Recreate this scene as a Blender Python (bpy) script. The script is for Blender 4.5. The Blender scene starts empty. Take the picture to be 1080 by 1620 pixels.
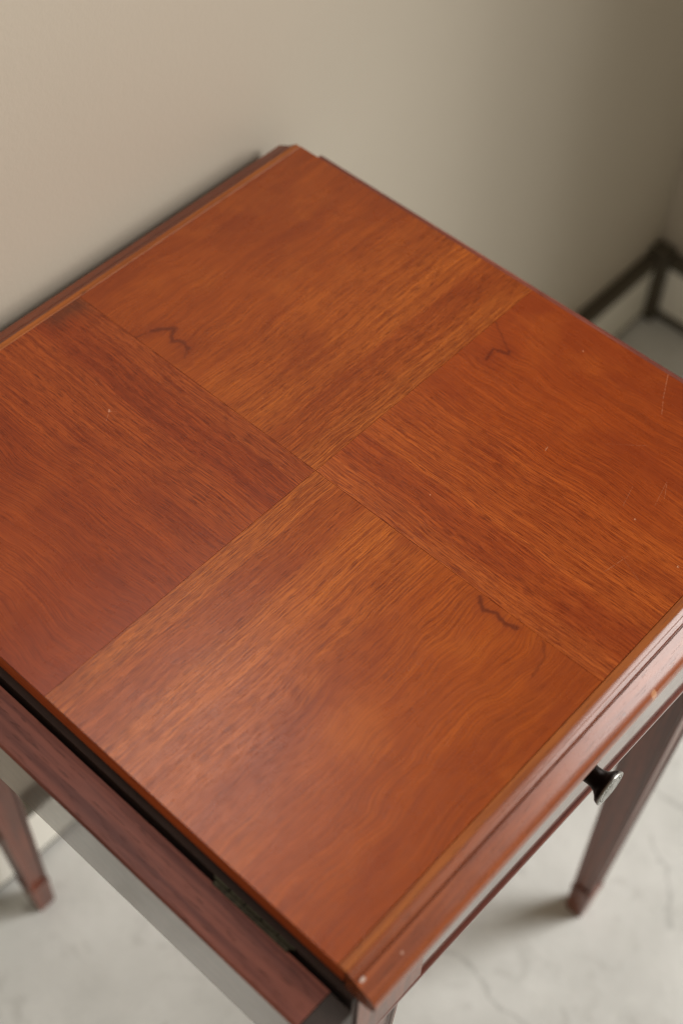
import bpy, bmesh, math, random
from mathutils import Vector, Matrix, Euler
random.seed(7)
S = bpy.context.scene
COL = S.collection
H = 0.60                      # height of the table top above the floor (m)

# ------------------------------------------------------------ camera
right = Vector((0.675001, -0.737507, 0.021385))
down = Vector((-0.582921, -0.550837, -0.597311))
fwd = Vector((0.452301, 0.390720, -0.801724))
cd = bpy.data.cameras.new('camera'); cam = bpy.data.objects.new('camera', cd); COL.objects.link(cam)
M = Matrix.Identity(4)
for i in range(3):
    M[i][0] = right[i]; M[i][1] = -down[i]; M[i][2] = -fwd[i]
M[0][3], M[1][3], M[2][3] = -0.3441, -0.3163, 0.5911 + H
cam.matrix_world = M
cd.sensor_fit = 'AUTO'; cd.sensor_width = 36; cd.lens = 50.31
cd.clip_start = 0.02; cd.clip_end = 60
cd.dof.use_dof = True; cd.dof.focus_distance = 0.742; cd.dof.aperture_fstop = 4.4
S.camera = cam

# ------------------------------------------------------------ world, lamps, exposure
w = bpy.data.worlds.new('World'); S.world = w; w.use_nodes = True
w.node_tree.nodes['Background'].inputs[0].default_value = (0.84, 0.71, 0.50, 1)
w.node_tree.nodes['Background'].inputs[1].default_value = 0.21
S.view_settings.view_transform = 'Standard'; S.view_settings.look = 'None'
S.view_settings.exposure = 0.16; S.view_settings.gamma = 1.0

def area(name, loc, target, sx, sy, watts, colour):
    d = bpy.data.lights.new(name, 'AREA'); d.shape = 'RECTANGLE'; d.size = sx; d.size_y = sy
    d.energy = watts; d.color = colour
    o = bpy.data.objects.new(name, d); COL.objects.link(o); o.location = loc
    o.rotation_euler = (Vector(target) - Vector(loc)).to_track_quat('-Z', 'Y').to_euler()
    return o
area('window_light', (2.02, -1.74, 1.90), (0.1, -0.1, 0.6), 1.4, 1.9, 55, (1.0, 0.985, 0.95))
area('narrow_window_light', (2.10, -1.35, 1.45), (0.1, 0.1, 0.6), 0.9, 1.7, 42, (1.0, 0.98, 0.95))
area('added_sheen_light', (-0.17, 0.200, 1.12), (-0.17, -0.25, 0.85), 0.62, 0.42, 3.0, (1.0, 0.97, 0.95))  # added panel by the back wall, only to give the top its sheen

# ------------------------------------------------------------ node helper
class NT:
    def __init__(s, name):
        s.m = bpy.data.materials.new(name); s.m.use_nodes = True; s.t = s.m.node_tree
        s.b = s.t.nodes['Principled BSDF']
    def n(s, typ, ins=None, **kw):
        nd = s.t.nodes.new(typ)
        for k, v in kw.items(): setattr(nd, k, v)
        for k, v in (ins or {}).items(): s.put(nd.inputs[k], v)
        return nd
    def put(s, sock, v):
        if isinstance(v, bpy.types.NodeSocket): s.t.links.new(v, sock)
        elif v is not None: sock.default_value = v
    def m1(s, op, a, b=None, c=None, clamp=False):
        nd = s.t.nodes.new('ShaderNodeMath'); nd.operation = op; nd.use_clamp = clamp
        s.put(nd.inputs[0], a); s.put(nd.inputs[1], b)
        if c is not None: s.put(nd.inputs[2], c)
        return nd.outputs[0]
    def vec(s, x, y, z=0.0):
        return s.n('ShaderNodeCombineXYZ', {0: x, 1: y, 2: z}).outputs[0]
    def noise(s, v, scale=1.0, detail=2.0, rough=0.5, dist=0.0):
        return s.n('ShaderNodeTexNoise', {'Vector': v, 'Scale': scale, 'Detail': detail, 'Roughness': rough, 'Distortion': dist}).outputs[0]
    def ramp(s, f, pts, interp='LINEAR'):
        nd = s.n('ShaderNodeValToRGB', {0: f}); cr = nd.color_ramp; cr.interpolation = interp
        while len(cr.elements) < len(pts): cr.elements.new(0.5)
        for e, (p, c) in zip(cr.elements, pts):
            e.position = p; e.color = (c, c, c, 1) if isinstance(c, (int, float)) else (*c, 1)
        return nd.outputs[0]
    def step(s, f, a, b, lo=0.0, hi=1.0):
        nd = s.n('ShaderNodeMapRange', {0: f, 1: a, 2: b, 3: lo, 4: hi}); nd.interpolation_type = 'SMOOTHSTEP'; return nd.outputs[0]
    def mix(s, f, a, b, mode='MIX'):
        nd = s.n('ShaderNodeMix', data_type='RGBA', blend_type=mode)
        s.put(nd.inputs[0], f)
        for k, v in ((6, a), (7, b)):
            if isinstance(v, tuple): v = (*v, 1) if len(v) == 3 else v
            s.put(nd.inputs[k], v)
        return nd.outputs[2]
    def segs(s, u, v, pts):
        """distance from (u,v) to a polyline"""
        best = None
        for (ax, ay), (bx, by) in zip(pts[:-1], pts[1:]):
            dx, dy = bx - ax, by - ay; L = dx*dx + dy*dy + 1e-12
            px = s.m1('SUBTRACT', u, ax); py = s.m1('SUBTRACT', v, ay)
            t = s.m1('MULTIPLY_ADD', py, dy / L, s.m1('MULTIPLY', px, dx / L), clamp=True)
            ex = s.m1('SUBTRACT', px, s.m1('MULTIPLY', t, dx)); ey = s.m1('SUBTRACT', py, s.m1('MULTIPLY', t, dy))
            d = s.m1('SQRT', s.m1('MULTIPLY_ADD', ex, ex, s.m1('MULTIPLY', ey, ey)))
            best = d if best is None else s.m1('MINIMUM', best, d)
        return best

# scratches and nicks on the polished top, in table coordinates (metres)
SCR = [([(-.0525, .1050), (-.0468, .1088), (-.0441, .1060)], .00022, .55), ([(-.0468, .1088), (-.0462, .1098)], .0009, .9),
       ([(-.0387, .1287), (-.0386, .1289)], .0005, .8), ([(.0945, -.0796), (.0969, -.0790)], .0005, .8),
       ([(.1586, -.1102), (.1700, -.1035), (.1854, -.0959)], .00028, .5), ([(.0521, -.1493), (.0681, -.1522)], .00025, .38),
       ([(.1041, -.1437), (.1226, -.1389), (.1110, -.1449)], .00022, .32), ([(.1064, -.1280), (.0928, -.1317)], .0002, .3),
       ([(.0803, -.1747), (.0806, -.1745)], .0008, .9), ([(.0897, -.1415), (.0899, -.1413)], .0007, .7),
       ([(.0292, -.0542), (.0293, -.0541)], .0006, .9), ([(.1665, -.0510), (.1667, -.0508)], .0006, .7),
       ([(.120, -.100), (.135, -.118)], .0002, .25), ([(.060, -.165), (.066, -.150)], .0002, .25)]

def veneer(name, seed, mark=None, scratches=(), tint=(1, 1, 1), stain=None):
    T = NT(name)
    uvn = T.n('ShaderNodeUVMap', uv_map='grain'); sp = T.n('ShaderNodeSeparateXYZ', {0: uvn.outputs[0]})
    u, v = sp.outputs[0], sp.outputs[1]
    P = T.vec(u, v, seed * 0.013)                     # nearly the same figure in each leaf of the flitch
    Q = T.vec(u, v, seed * 3.7)                       # details that differ from leaf to leaf
    # bend of the grain: straight by the seam, wild towards the outside
    wild = T.step(v, 0.055, 0.15)
    b1 = T.m1('SUBTRACT', T.noise(P, 13, 2, .5), .5)
    b2 = T.m1('SUBTRACT', T.noise(P, 45, 2, .5), .5)
    b3 = T.m1('SUBTRACT', T.noise(T.vec(T.m1('MULTIPLY', u, 60), T.m1('MULTIPLY', v, 160), seed), 1, 2, .5), .5)
    off = T.m1('MULTIPLY', b1, T.m1('MULTIPLY_ADD', wild, .022, .006))
    off = T.m1('MULTIPLY_ADD', b2, T.m1('MULTIPLY_ADD', wild, .0028, .0010), off)
    off = T.m1('MULTIPLY_ADD', b3, .0012, off)
    v2 = T.m1('ADD', v, off)
    # broad stripes of the flitch, shared by the four panels
    base = T.ramp(T.m1('MULTIPLY', v2, 5.0), [(0, (.43, .135, .034)), (.055, (.42, .128, .032)), (.085, (.365, .095, .022)),
        (.17, (.330, .080, .020)), (.20, (.435, .128, .028)), (.29, (.44, .128, .027)), (.33, (.37, .098, .022)), (.40, (.40, .108, .022)),
        (.47, (.345, .084, .0165)), (.56, (.355, .088, .0175)), (.66, (.325, .076, .0155)), (.78, (.34, .082, .0165)), (.90, (.29, .066, .014)), (1, (.30, .068, .014))])
    # narrow growth lines
    g1 = T.noise(T.vec(T.m1('MULTIPLY', u, 3.0), T.m1('MULTIPLY', v2, 210), seed), 1, 5, .66)
    g2 = T.noise(T.vec(T.m1('MULTIPLY', u, 14), T.m1('MULTIPLY', v2, 950), seed * 2), 1, 3, .6)
    col = T.mix(T.m1('MULTIPLY', T.step(g1, .38, .66, 0, .42), T.m1('MULTIPLY_ADD', wild, -.25, 1.0)), base, (.20, .042, .0125))
    col = T.mix(T.m1('MULTIPLY', T.step(g1, .50, .28, 0, .20), T.m1('MULTIPLY_ADD', wild, -.25, 1.0)), col, (.50, .165, .042))
    col = T.mix(T.step(g2, .46, .66, 0, .52), col, (.17, .038, .012))
    # blotches of darker and redder timber
    bl = T.noise(T.vec(T.m1('MULTIPLY', u, 12), T.m1('MULTIPLY', v, 26), seed), 1, 4, .6, .4)
    col = T.mix(T.step(bl, .46, .70, 0, .52), col, (.20, .038, .013))
    bl2 = T.noise(Q, 22, 3, .55)
    col = T.mix(T.step(bl2, .52, .72, 0, .35), col, (.45, .135, .027))
    # open pores: short dark dashes lying along the grain
    pm = T.noise(T.vec(T.m1('MULTIPLY', u, 7), T.m1('MULTIPLY', v2, 60), seed), 1, 3, .55)
    pd = T.m1('ADD', T.step(v2, .05, .0, 0, .030), T.m1('MULTIPLY', T.m1('SUBTRACT', pm, .5), .20))
    po = T.noise(T.vec(T.m1('MULTIPLY', u, 112), T.m1('MULTIPLY', v2, 2500), seed * 5), 1, 1.0, .5)
    pores = T.step(T.m1('ADD', po, pd), .55, .61)
    fib = T.noise(T.vec(T.m1('MULTIPLY', u, 24), T.m1('MULTIPLY', v2, 1500), seed * 9), 1, 2.0, .5)
    outer = T.step(T.m1('MULTIPLY_ADD', T.m1('SUBTRACT', bl2, .5), .10, v2), .050, .150, 1.0, .45)   # open pores thin out away from the seam
    col = T.mix(T.m1('MULTIPLY', T.step(fib, .47, .60, 0, .66), T.m1('MULTIPLY_ADD', outer, .6, .4)), col, (.19, .036, .009))
    col = T.mix(T.m1('MULTIPLY', pores, T.m1('MULTIPLY', outer, .62)), col, (.10, .017, .005))
    # the dark bark-like figure
    if mark:
        wu = T.m1('MULTIPLY_ADD', T.m1('SUBTRACT', T.noise(Q, 240, 3, .6), .5), .0030, u)
        wv = T.m1('MULTIPLY_ADD', T.m1('SUBTRACT', T.noise(T.vec(v, u, seed), 240, 3, .6), .5), .0030, v)
        for pts, wd, st in mark:
            d = T.segs(wu, wv, pts)
            col = T.mix(T.step(d, .0085, .0, 0, .50 * st), col, (.20, .040, .014))
            wid = T.m1('MULTIPLY', T.noise(Q, 160, 2, .5), wd * 3.0)
            col = T.mix(T.m1('MULTIPLY', T.step(T.m1('DIVIDE', d, wid), 1.15, .0), st * .9), col, (.10, .020, .010))
    # wear
    tc = T.n('ShaderNodeTexCoord'); sx = T.n('ShaderNodeSeparateXYZ', {0: tc.outputs['Object']})
    rgh = T.m1('MULTIPLY_ADD', T.noise(tc.outputs['Object'], 60, 4, .6), .12, .22)
    scr = None
    for pts, wd, st in scratches:
        d = T.segs(sx.outputs[0], sx.outputs[1], pts)
        k = T.m1('MULTIPLY', T.step(d, wd, wd * .3), st * (.65 if wd < .0004 else .9))
        scr = k if scr is None else T.m1('MAXIMUM', scr, k)
    if scr is not None:
        brk = T.step(T.noise(tc.outputs['Object'], 700, 2, .6), .36, .55)
        scr = T.m1('MULTIPLY', scr, brk)
        col = T.mix(scr, col, (.62, .42, .34))
    if stain:
        d = T.segs(sx.outputs[0], sx.outputs[1], stain[0])
        col = T.mix(T.m1('MULTIPLY', T.step(T.m1('MULTIPLY_ADD', T.noise(tc.outputs['Object'], 90, 3, .6), .012, d), stain[1], .004), .55), col, (.075, .045, .030))
    # dust specks
    vo = T.n('ShaderNodeTexVoronoi', {'Vector': tc.outputs['Object'], 'Scale': 55.0})
    keep = T.step(T.n('ShaderNodeSeparateColor', {0: vo.outputs['Color']}).outputs[0], .90, .91)
    sp_ = T.m1('MULTIPLY', T.step(vo.outputs['Distance'], .030, .012), T.m1('MULTIPLY', keep, .30))
    col = T.mix(sp_, col, (.55, .36, .26))
    col = T.n('ShaderNodeVectorMath', {0: col, 1: tuple(a * b for a, b in zip(tint, (1.10, .90, .64)))}, operation='MULTIPLY').outputs[0]
    T.put(T.b.inputs['Base Color'], col); T.put(T.b.inputs['Roughness'], rgh)
    T.b.inputs['IOR'].default_value = 1.43
    T.b.inputs['Coat Weight'].default_value = .05; T.b.inputs['Coat Roughness'].default_value = .22
    hgt = T.m1('MULTIPLY_ADD', g2, .12, T.m1('MULTIPLY', pores, -.5))
    wav = T.noise(tc.outputs['Object'], 35, 2, .5)
    hgt = T.m1('MULTIPLY_ADD', wav, .6, hgt)
    bp = T.n('ShaderNodeBump', {'Strength': .12, 'Distance': .0004, 'Height': hgt})
    T.put(T.b.inputs['Normal'], bp.outputs[0]); T.put(T.b.inputs['Coat Normal'], bp.outputs[0])
    return T.m

def solid_wood(name, dark, light, axis=0, rough=.25, coat=.5, coat_r=.06, ior=1.5, streak=.5, bump=.25, chips=False, nicks=()):
    T = NT(name)
    tc = T.n('ShaderNodeTexCoord'); s3 = T.n('ShaderNodeSeparateXYZ', {0: tc.outputs['Object']})
    c = [s3.outputs[0], s3.outputs[1], s3.outputs[2]]
    sc = [300, 300, 300]; sc[axis] = 9
    P = T.vec(*[T.m1('MULTIPLY', a, k) for a, k in zip(c, sc)])
    g = T.noise(P, 1, 4, .62)
    sc2 = [1100, 1100, 1100]; sc2[axis] = 90
    po = T.noise(T.vec(*[T.m1('MULTIPLY', a, k) for a, k in zip(c, sc2)]), 1, 2, .5)
    sc3 = [45, 45, 45]; sc3[axis] = 5
    br = T.noise(T.vec(*[T.m1('MULTIPLY', a, k) for a, k in zip(c, sc3)]), 1, 3, .55)
    col = T.mix(T.step(g, .35, .68), light, dark)
    col = T.mix(T.step(br, .40, .70, 0, streak), col, tuple(x * .62 for x in dark))
    pores = T.step(po, .60, .68)
    col = T.mix(T.m1('MULTIPLY', pores, .5), col, tuple(x * .35 for x in dark))
    if chips:
        wn = T.noise(tc.outputs['Object'], 330, 3, .65)
        col = T.mix(T.step(wn, .735, .76, 0, .7), col, (.50, .30, .16))
    for px, py, rad, cc in nicks:
        d = T.segs(c[0], c[1], [(px - rad * .4, py), (px + rad * .4, py)])
        d = T.m1('MULTIPLY_ADD', T.m1('SUBTRACT', T.noise(tc.outputs['Object'], 900, 2, .6), .5), rad * 1.2, d)
        col = T.mix(T.step(d, rad, rad * .5, 0, .85), col, cc)
    T.put(T.b.inputs['Base Color'], col)
    T.put(T.b.inputs['Roughness'], T.m1('MULTIPLY_ADD', T.noise(tc.outputs['Object'], 80, 3, .6), .12, rough - .05))
    T.b.inputs['IOR'].default_value = ior
    T.b.inputs['Coat Weight'].default_value = coat; T.b.inputs['Coat Roughness'].default_value = coat_r
    bp = T.n('ShaderNodeBump', {'Strength': bump, 'Distance': .0003, 'Height': T.m1('MULTIPLY_ADD', g, .4, T.m1('MULTIPLY', pores, -.5))})
    T.put(T.b.inputs['Normal'], bp.outputs[0])
    return T.m

def metal(name, colr, rough, metallic=1.0, spots=None):
    T = NT(name); tc = T.n('ShaderNodeTexCoord')
    n = T.noise(tc.outputs['Object'], 400, 3, .6)
    col = T.mix(T.step(n, .45, .65, 0, .6), colr, spots or tuple(x * .5 for x in colr))
    T.put(T.b.inputs['Base Color'], col); T.b.inputs['Metallic'].default_value = metallic
    T.put(T.b.inputs['Roughness'], T.m1('MULTIPLY_ADD', n, .2, rough - .1))
    return T.m

def paint(name, colr, rough=.6, var=.06, scale=6, bump=.1):
    T = NT(name); tc = T.n('ShaderNodeTexCoord')
    n = T.noise(tc.outputs['Object'], scale, 4, .6); f = T.noise(tc.outputs['Object'], 260, 2, .6)
    k = T.m1('MULTIPLY_ADD', T.m1('SUBTRACT', n, .5), var * 2, 1.0)
    mul = T.n('ShaderNodeVectorMath', {0: colr, 1: T.vec(k, k, k)}, operation='MULTIPLY')
    T.put(T.b.inputs['Base Color'], mul.outputs[0]); T.b.inputs['Roughness'].default_value = rough
    T.put(T.b.inputs['Normal'], T.n('ShaderNodeBump', {'Strength': bump, 'Distance': .001, 'Height': f}).outputs[0])
    return T.m

def concrete():
    T = NT('concrete'); tc = T.n('ShaderNodeTexCoord'); P = tc.outputs['Object']
    a = T.noise(P, 7, 5, .6); b = T.noise(P, 38, 5, .65, .6); c = T.noise(P, 170, 4, .6)
    col = T.mix(T.step(a, .30, .70), (.60, .60, .57), (.755, .755, .725))
    col = T.mix(T.step(b, .54, .72, 0, .35), col, (.34, .33, .30))
    col = T.mix(T.step(c, .60, .75, 0, .35), col, (.30, .29, .265))
    col = T.mix(T.step(b, .42, .28, 0, .4), col, (.78, .78, .74))
    s3 = T.n('ShaderNodeSeparateXYZ', {0: P})
    wx = T.m1('MULTIPLY_ADD', T.m1('SUBTRACT', T.noise(P, 60, 3, .6), .5), .018, s3.outputs[0])
    wy = T.m1('MULTIPLY_ADD', T.m1('SUBTRACT', T.noise(T.n('ShaderNodeVectorMath', {0: P, 1: (5, 3, 0)}, operation='ADD').outputs[0], 60, 3, .6), .5), .018, s3.outputs[1])
    for pts in ([(.047, -.109), (.052, -.140), (.042, -.165), (.044, -.20), (.02, -.27)], [(.25, -.13), (.291, -.153), (.295, -.19), (.33, -.24)],
                [(.19, -.24), (.225, -.22), (.25, -.18)], [(-.02, -.02), (-.05, .05)]):
        d = T.segs(wx, wy, pts)
        col = T.mix(T.step(d, .0026, .0004, 0, .30), col, (.20, .195, .18))
    T.put(T.b.inputs['Base Color'], col)
    T.put(T.b.inputs['Roughness'], T.m1('MULTIPLY_ADD', b, .3, .4))
    T.put(T.b.inputs['Normal'], T.n('ShaderNodeBump', {'Strength': .3, 'Distance': .002, 'Height': T.m1('ADD', b, T.m1('MULTIPLY', c, .4))}).outputs[0])
    return T.m

# ------------------------------------------------------------ mesh helpers
def link(name, bm, mat, parent=None, smooth=False, bevel=0, seg=2):
    me = bpy.data.meshes.new(name); bm.normal_update(); bm.to_mesh(me); bm.free()
    for m_ in (mat if isinstance(mat, (list, tuple)) else [mat]): me.materials.append(m_)
    o = bpy.data.objects.new(name, me); COL.objects.link(o)
    if parent: o.parent = parent
    if smooth:
        for p in me.polygons: p.use_smooth = True
    if bevel:
        b = o.modifiers.new('bevel', 'BEVEL'); b.width = bevel; b.segments = seg; b.limit_method = 'ANGLE'; b.angle_limit = math.radians(35)
        b.harden_normals = False
    return o
def box(bm, a, b, mi=0):
    r = bmesh.ops.create_cube(bm, size=1)
    for v_ in r['verts']:
        v_.co = Vector([(a[i] + b[i]) / 2 + v_.co[i] * (b[i] - a[i]) for i in range(3)])
    for f in {f for v_ in r['verts'] for f in v_.link_faces}: f.material_index = mi
def prism(bm, prof, x0, x1, flip=False):
    """extrude a (y,z) outline along x"""
    A = [bm.verts.new((x0, y, z)) for y, z in prof]; B = [bm.verts.new((x1, y, z)) for y, z in prof]
    n = len(prof)
    for i in range(n):
        j = (i + 1) % n
        bm.faces.new((A[i], A[j], B[j], B[i]))
    bm.faces.new(A[::-1]); bm.faces.new(B)
    bmesh.ops.recalc_face_normals(bm, faces=bm.faces[:])
def lathe(bm, prof, n=40, mi=0, axis='Y'):
    """prof = (radius, distance) turned round -Y"""
    rings = []
    for r, d in prof:
        if r < 1e-6: rings.append([bm.verts.new((0, -d, 0))])
        else: rings.append([bm.verts.new((r * math.cos(2 * math.pi * k / n), -d, r * math.sin(2 * math.pi * k / n))) for k in range(n)])
    for a, b in zip(rings[:-1], rings[1:]):
        for k in range(n):
            q = (k + 1) % n
            if len(a) == 1 and len(b) == 1: continue
            if len(a) == 1: f = bm.faces.new((a[0], b[q], b[k]))
            elif len(b) == 1: f = bm.faces.new((a[k], a[q], b[0]))
            else: f = bm.faces.new((a[k], a[q], b[q], b[k]))
            f.material_index = mi
    bmesh.ops.recalc_face_normals(bm, faces=bm.faces[:])

# ------------------------------------------------------------ materials
markF = [([(.0005, .1392), (.010, .1360)], .0007, .6), ([(.010, .1360), (.0165, .1318), (.0202, .1285), (.0150, .1248), (.0128, .1218), (.0160, .1180), (.0150, .1120)], .0015, .85), ([(.0150, .1120), (.0080, .1075)], .0010, .5)]
markR = [([(.0005, .150), (.0105, .1440), (.0205, .1375)], .0008, .5), ([(.0205, .1375), (.0215, .1355), (.0130, .1330), (.0150, .1245)], .0011, .8)]
markN = [([(.0022, .1130), (.0072, .1190), (.0040, .1250), (.0062, .1320), (.0040, .1380)], .0012, .9), ([(.001, .152), (.008, .158), (.020, .160)], .0008, .5)]
m_far = veneer('veneer_far', 1.0, markF, (), (.94, .96, .9))
m_right = veneer('veneer_right', 2.0, markR, SCR[3:], (.93, .85, .88))
m_near = veneer('veneer_near', 3.0, markN, (), (1.0, 1.04, .95))
m_left = veneer('veneer_left', 4.0, None, SCR[:3], (.78, .64, .68), ([(-.004, .1830), (-.020, .1835)], .020))
m_lip = solid_wood('lipping_wood', (.25, .060, .012), (.38, .108, .019), 0, .42, .05, .15, ior=1.4, streak=.3, chips=True)
m_mould = solid_wood('moulding_wood', (.20, .044, .014), (.31, .074, .020), 0, .27, .60, .15, ior=1.55, streak=.5, bump=.22,
    nicks=[(-.1815, -.1968, .0012, (.55, .42, .36)), (-.161, -.2010, .0008, (.40, .20, .14)), (-.0024, -.2025, .0010, (.16, .05, .03)), (.018, -.2062, .0016, (.55, .25, .12)), (.10, -.1995, .0008, (.5, .4, .35)), (.065, -.2, .0007, (.1, .03, .02))])
m_mould_back = solid_wood('back_moulding_wood', (.17, .034, .011), (.26, .058, .016), 0, .45, .15, .3, ior=1.4, streak=.4, bump=.12)  # front moulding's wood again, darkened and dulled to cut the reflected light
m_edge = solid_wood('edge_wood', (.38, .062, .012), (.50, .10, .020), 1, .6, 0, .2, streak=.5, ior=1.3)
m_leafedge = solid_wood('leaf_edge_wood', (.13, .032, .022), (.27, .080, .052), 1, .50, .05, .3, ior=1.38, streak=.4, bump=.6)
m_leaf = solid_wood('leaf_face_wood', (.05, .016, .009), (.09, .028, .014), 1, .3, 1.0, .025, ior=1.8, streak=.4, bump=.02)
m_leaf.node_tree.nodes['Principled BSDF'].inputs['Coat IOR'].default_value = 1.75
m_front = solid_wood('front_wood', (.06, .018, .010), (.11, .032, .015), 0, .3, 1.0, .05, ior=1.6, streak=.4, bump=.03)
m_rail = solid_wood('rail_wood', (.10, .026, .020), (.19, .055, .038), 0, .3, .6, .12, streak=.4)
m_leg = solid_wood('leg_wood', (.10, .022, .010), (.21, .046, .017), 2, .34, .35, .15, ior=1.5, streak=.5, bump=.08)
m_end = solid_wood('end_grain', (.018, .010, .008), (.035, .018, .013), 2, .8, .0, .3, ior=1.3, streak=.4)
m_leafend = solid_wood('dark_leaf_wood', (.028, .019, .015), (.05, .034, .028), 1, .5, .1, .3, ior=1.4, streak=.4)
m_under = solid_wood('unfinished_wood', (.03, .012, .007), (.05, .02, .011), 1, .7, 0, .3)
m_brass = metal('dull_brass', (.045, .040, .024), .5, .8, (.015, .010, .007))
m_knob = metal('dark_bronze', (.010, .006, .004), .32, .6, (.02, .011, .008))
m_face = metal('knob_face_metal', (.42, .42, .40), .30, .9, (.16, .15, .13))
m_wall = paint('wall_paint', (.515, .460, .375), .75, .03, 2.2, .12)
m_skirt = paint('skirting_paint', (.88, .86, .78), .35, .05, 9, .05)
m_trim_shadow = paint('dark_trim_and_shadow', (.085, .072, .05), .55, .1, 20, .1)  # also colours the base strips that stand for shadow
m_floor = concrete()

# ------------------------------------------------------------ the room
def struct(name, bm, mat, **k):
    o = link(name, bm, mat, **k); o['kind'] = 'structure'; return o
bm = bmesh.new(); bmesh.ops.create_grid(bm, x_segments=8, y_segments=8, size=3.0)
floor = struct('floor', bm, m_floor)
WY, WX, PY = 0.2150, 0.798, -0.27
bm = bmesh.new(); box(bm, (-2.4, WY, 0), (WX + .12, WY + .1, 2.4)); wall_b = struct('back_wall', bm, m_wall)
bm = bmesh.new(); box(bm, (WX, PY, 0), (WX + .1, WY - .0005, 2.4)); wall_r = struct('side_wall', bm, m_wall)
def strip(name, a, b, mat, par, bev=.0015):
    bm = bmesh.new(); box(bm, a, b); return link(name, bm, mat, par, bevel=bev)
tt = .014
strip('skirting_board', (-2.4, WY - tt, .009), (WX - tt - .010, WY, .080), m_skirt, wall_b)
strip('skirting_cap', (-2.4, WY - tt - .002, .0802), (WX - tt - .010, WY, .093), m_trim_shadow, wall_b)
strip('base_shadow_strip', (-2.4, WY - tt + .002, 0.0005), (WX - tt - .010, WY, .0088), m_trim_shadow, wall_b)  # dark strip standing in for the shadow gap under the skirting
strip('skirting_board', (WX - tt, PY, .016), (WX, WY - tt - .012, .080), m_skirt, wall_r)
strip('skirting_cap', (WX - tt - .002, PY, .0802), (WX, WY - tt - .012, .093), m_trim_shadow, wall_r)
strip('base_shadow_strip', (WX - tt + .002, PY, 0.0005), (WX, WY - tt - .012, .0158), m_trim_shadow, wall_r)  # same painted shadow gap along the side wall
strip('corner_post', (WX - tt - .0095, WY - tt - .0115, 0.0008), (WX - .001, WY - .001, .100), m_trim_shadow, wall_b)

# ------------------------------------------------------------ the table
W2, D2 = .1853, .1903
tab = bpy.data.objects.new('drop_leaf_table', None); COL.objects.link(tab); tab.location = (0, 0, 0)
tab['label'] = 'small reddish brown wooden table with four-panel veneer top, hanging side leaf and knobbed drawer'
tab['category'] = 'table'

LZ = .0016                                               # thickness of the veneer layer
bm = bmesh.new(); box(bm, (-W2, -D2 + .0004, H - .0145), (W2, D2 - .0004, H - LZ - .0001))
box(bm, (-W2 + .0035, -D2 + .0006, H - .020), (W2 - .0035, D2 - .0006, H - .0146))
top = link('tabletop', bm, m_edge, tab, bevel=.0012)
def panel(quad, mat):
    """a quarter of the veneered field; u runs along the grain from the seam, v across it"""
    f = {'far': lambda u, v: (u, v), 'right': lambda u, v: (v, -u), 'near': lambda u, v: (-u, -v), 'left': lambda u, v: (-v, u)}[quad]
    yi = D2 - .0042; g = .00010
    umax, vmax = (W2, yi) if quad in ('far', 'near') else (yi, W2)
    bm = bmesh.new(); n = 4
    box(bm, (g, g, H - LZ), (umax, vmax, H))
    uvl = bm.loops.layers.uv.new('grain')
    for fc in bm.faces:
        for lp in fc.loops: lp[uvl].uv = (lp.vert.co.x, lp.vert.co.y)
    for v_ in bm.verts:
        x, y = f(v_.co.x, v_.co.y); v_.co.x, v_.co.y = x, y
    return link('veneer_panel', bm, mat, top)
panel('far', m_far); panel('right', m_right); panel('near', m_near); panel('left', m_left)
for s in (-1, 1):
    bm = bmesh.new(); y0, y1 = sorted((s * (D2 - .0040), s * (D2 + .0002)))
    box(bm, (-W2, y0, H - LZ), (W2, y1, H - .00003)); link('edge_lipping', bm, m_lip, top, bevel=.0003, seg=1)
# moulded front and back edges
pr = [(.0000, -.0005), (.0007, -.0011), (.0023, -.0019), (.0026, -.0025), (.0044, -.0034), (.0047, -.0049), (.0053, -.0051), (.0057, -.0045),
      (.0090, -.0063), (.0127, -.0082)]
for k in range(0, 9):
    a = math.radians(62 - k * 15); pr.append((.0110 + .0062 * math.cos(a), -.0150 + .0070 * math.sin(a)))
pr += [(.0120, -.0218), (.0, -.0218)]
for s in (-1, 1):
    bm = bmesh.new(); prism(bm, [(s * (D2 + y), H + z) for y, z in pr], -W2 + .0004, W2 - .0004)
    o = link('edge_moulding', bm, m_mould if s < 0 else m_mould_back, top)
    for p in o.data.polygons: p.use_smooth = True
    bm = bmesh.new(); bm.from_mesh(o.data)
    for e in bm.edges:
        if e.calc_face_angle(0) > math.radians(28): e.smooth = False
    bm.to_mesh(o.data); bm.free()

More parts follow.
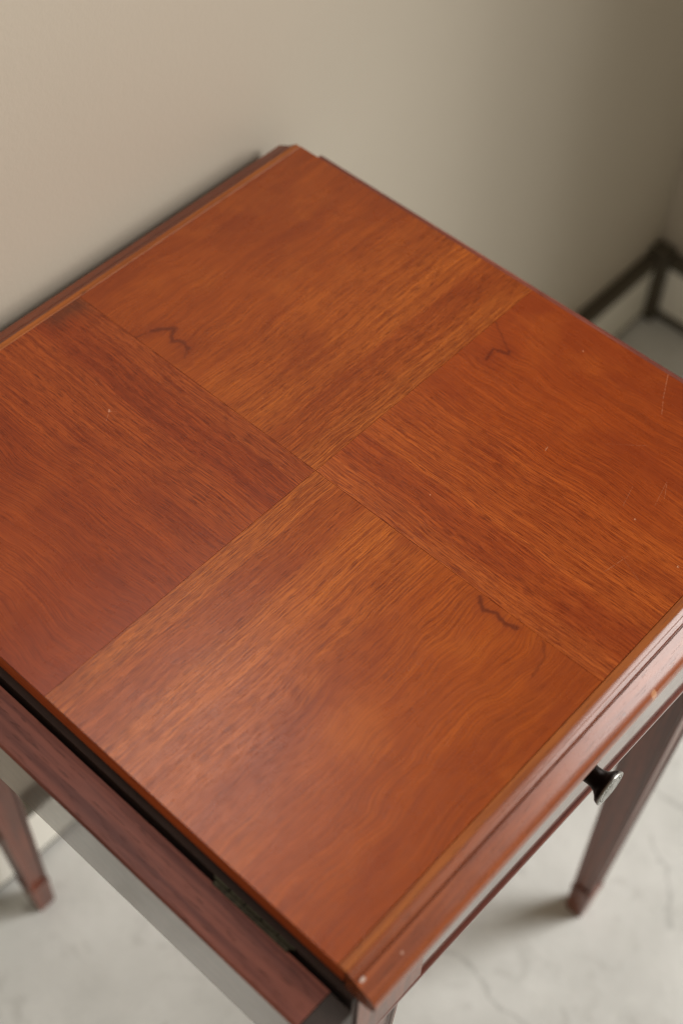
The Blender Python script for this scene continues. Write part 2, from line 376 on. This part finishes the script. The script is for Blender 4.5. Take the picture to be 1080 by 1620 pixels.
# hanging leaves
for s in (-1, 1):
    x0, x1 = (.1902, .2115 if s < 0 else .2085)
    prof = [(x0, -.0215), (x1 - .003, -.0208), (x1 - .0012, -.0212), (x1, -.0226), (x1, -.0735), (x1 - .0015, -.0750), (x0 + .001, -.0750), (x0, -.074)]
    bm = bmesh.new(); prism(bm, [(x, z + H) for x, z in prof], -.1868, .1885)
    # profile was (y,z) extruded along x: swap to run along y
    for v_ in bm.verts: v_.co = Vector((s * v_.co.y, v_.co.x * 1.0, v_.co.z))
    for f in bm.faces:
        c = f.calc_center_median()
        if abs(c.y) > .186: f.material_index = 2
        elif c.z > H - .0224: f.material_index = 1
        else: f.material_index = 0
    bmesh.ops.recalc_face_normals(bm, faces=bm.faces[:])
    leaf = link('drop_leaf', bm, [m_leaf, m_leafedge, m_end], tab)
    if s < 0:                                            # near end of the leaf, in a darker tone
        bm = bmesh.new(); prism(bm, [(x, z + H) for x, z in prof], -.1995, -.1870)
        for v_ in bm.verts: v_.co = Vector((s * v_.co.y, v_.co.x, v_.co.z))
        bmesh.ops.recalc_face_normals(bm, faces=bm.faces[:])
        link('leaf_end', bm, m_leafend, leaf, bevel=.0006)
    for yh in (-.1385, .118):
        bm = bmesh.new()
        box(bm, (s * .1886, yh - .023, H - .0224), (s * .1909, yh + .023, H - .0208))
        for q in range(5):
            yk = yh - .020 + q * .010
            r = bmesh.ops.create_cone(bm, cap_ends=True, segments=12, radius1=.0012, radius2=.0012, depth=.0092,
                                      matrix=Matrix.Translation((s * .1874, yk, H - .0214)) @ Matrix.Rotation(math.pi / 2, 4, 'X'))
        link('hinge', bm, m_brass, leaf)

# under-frame: stands a touch askew under the top, as in an old table
TH = -0.0137
fr = Matrix.Rotation(TH, 4, 'Z')
def fput(o): o.matrix_local = fr; return o
RZ0, RZ1 = H - .0988, H - .0945
# drawer: front with clipped lower corner, sides and knob
dw = .1345
bm = bmesh.new()
zt, zb, yf, yb = H - .0245, H - .0938, -.1984, -.182
pts = [(-dw, zt), (dw, zt), (dw, zb), (-dw + .0035, zb), (-dw, zb + .006)]
A = [bm.verts.new((x, yf, z)) for x, z in pts]; B = [bm.verts.new((x, yb, z)) for x, z in pts]
for i in range(5): bm.faces.new((A[i], A[(i + 1) % 5], B[(i + 1) % 5], B[i]))
bm.faces.new(A); bm.faces.new(B); bmesh.ops.recalc_face_normals(bm, faces=bm.faces[:])
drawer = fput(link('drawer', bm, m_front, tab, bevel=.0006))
for sx in (-1, 1):
    bm = bmesh.new(); a, b = sorted((sx * (dw - .012), sx * (dw - .004)))
    box(bm, (a, yb, H - .088), (b, .10, H - .030)); link('drawer_side', bm, m_under, drawer)
KX, KZ = -.0155, H - .047
bm = bmesh.new()
lathe(bm, [(.0, .0), (.0078, .0), (.0078, .0006), (.0066, .0016), (.0062, .0035), (.0060, .0058), (.0062, .0082), (.0072, .0105), (.0090, .0123), (.0108, .0134), (.0114, .0143), (.0116, .0152), (.0, .0152)])
kb = link('knob', bm, m_knob, drawer, smooth=True); kb.location = (KX, yf, KZ); kb.scale = (.86, 1, .86)
bm = bmesh.new()
lathe(bm, [(.0, .0152), (.0117, .0152), (.0120, .0158), (.0117, .0164), (.0108, .0166), (.0100, .0163), (.0097, .0160), (.0080, .0160), (.0078, .0164), (.0072, .0168), (.0066, .0166), (.0040, .0172), (.0, .0175)])
for k in range(30):                                     # beaded ring of the pressed metal face
    a = 2 * math.pi * k / 30
    bmesh.ops.create_uvsphere(bm, u_segments=6, v_segments=4, radius=.00062, matrix=Matrix.Translation((.00885 * math.cos(a), -.0162, .00885 * math.sin(a))))
kf = link('knob_face', bm, m_face, drawer, smooth=True); kf.location = (KX, yf, KZ); kf.scale = (.86, 1, .86)
# front rail under the drawer
bm = bmesh.new(); prism(bm, [(-.2001, RZ0 + .0008), (-.2001, RZ1 - .0008), (-.1995, RZ1), (-.165, RZ1), (-.165, RZ0), (-.1995, RZ0)], -.183, .183)
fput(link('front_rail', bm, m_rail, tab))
# top rail above the drawer
bm = bmesh.new(); box(bm, (-.1355, -.1985, H - .0240), (.1355, -.170, H - .0202)); fput(link('top_rail', bm, m_front, tab))
# aprons
bm = bmesh.new(); box(bm, (-.145, .180, H - .095), (.145, .196, H - .0202)); link('apron', bm, m_front, tab)
for s in (-1, 1):
    bm = bmesh.new(); a, b = sorted((s * .1655, s * .1872)); box(bm, (a, -.1966, H - .095), (b, .1962, H - .0202)); link('apron', bm, m_under, tab)

# tapered legs with sunk panels on their faces and a small block foot
def leg_mesh(sx, sy):
    bm = bmesh.new()
    def ring(z, cx, cy, h): return [(sx * cx + a * h, sy * cy + b * h, z) for a, b in ((-1, -1), (1, -1), (1, 1), (-1, 1))]
    zT, zF = H - .100, .0
    def at(z):
        t = (zT - z) / zT
        return (.165 + (.1552 - .165) * t, .176 + (.1706 - .176) * t, .0188 + (.0080 - .0188) * t)
    # post between the rails
    xo, xi = sx * .1840, sx * .1362
    yo, yi2 = sy * .1978, sy * .1520
    a = (min(xo, xi), min(yo, yi2), RZ1 + .0002 if sy < 0 else zT); b = (max(xo, xi), max(yo, yi2), H - .0202)
    box(bm, a, b)
    # leg sections: (z, scale, recess)
    zc = .048
    cols = []
    z_lv = [zT, zT - .020] + [zT - .020 - (zT - .020 - zc - .008) * k / 6 for k in range(1, 7)]
    for z in [zT, zc + .0001]:
        cols.append(ring(z, *at(z)))
    V = [[bm.verts.new(p) for p in r] for r in cols]
    side = []
    for i in range(4):
        j = (i + 1) % 4
        f = bm.faces.new((V[0][i], V[0][j], V[1][j], V[1][i])); side.append(f)
    bm.faces.new(V[0]); bm.faces.new(V[1][::-1])
    bmesh.ops.recalc_face_normals(bm, faces=bm.faces[:])
    # sunk panel: inset then push in
    r = bmesh.ops.inset_individual(bm, faces=side, thickness=.0036, depth=0)
    r2 = bmesh.ops.inset_individual(bm, faces=side, thickness=.0007, depth=-.0018)
    # collar and foot block
    cx, cy, h = at(zc); c0 = ring(zc, cx, cy, h + .0013); c1 = ring(zc - .004, cx, cy, h + .0013)
    cxf, cyf, hf = at(0)
    def loft(rs):
        VV = [[bm.verts.new(p) for p in q] for q in rs]
        for p, q in zip(VV[:-1], VV[1:]):
            for i in range(4): bm.faces.new((p[i], p[(i + 1) % 4], q[(i + 1) % 4], q[i]))
        bm.faces.new(VV[0]); bm.faces.new(VV[-1])
    loft([ring(zc, cx, cy, h + .0003), ring(zc - .001, cx, cy, h + .0008), ring(zc - .005, cx, cy, h + .0008), ring(zc - .0065, cx, cy, h + .0003), ring(0.0, cxf, cyf, hf)])
    bmesh.ops.recalc_face_normals(bm, faces=bm.faces[:])
    return bm
for sx in (-1, 1):
    for sy in (-1, 1):
        link('leg', leg_mesh(sx, sy), m_leg, tab, bevel=.0005, seg=1)

S.render.engine = 'CYCLES'
S.cycles.filter_width = 1.1
S.cycles.use_denoising = True
S.cycles.denoiser = 'OPENIMAGEDENOISE'
S.cycles.denoising_input_passes = 'RGB_ALBEDO_NORMAL'
S.cycles.denoising_prefilter = 'NONE'
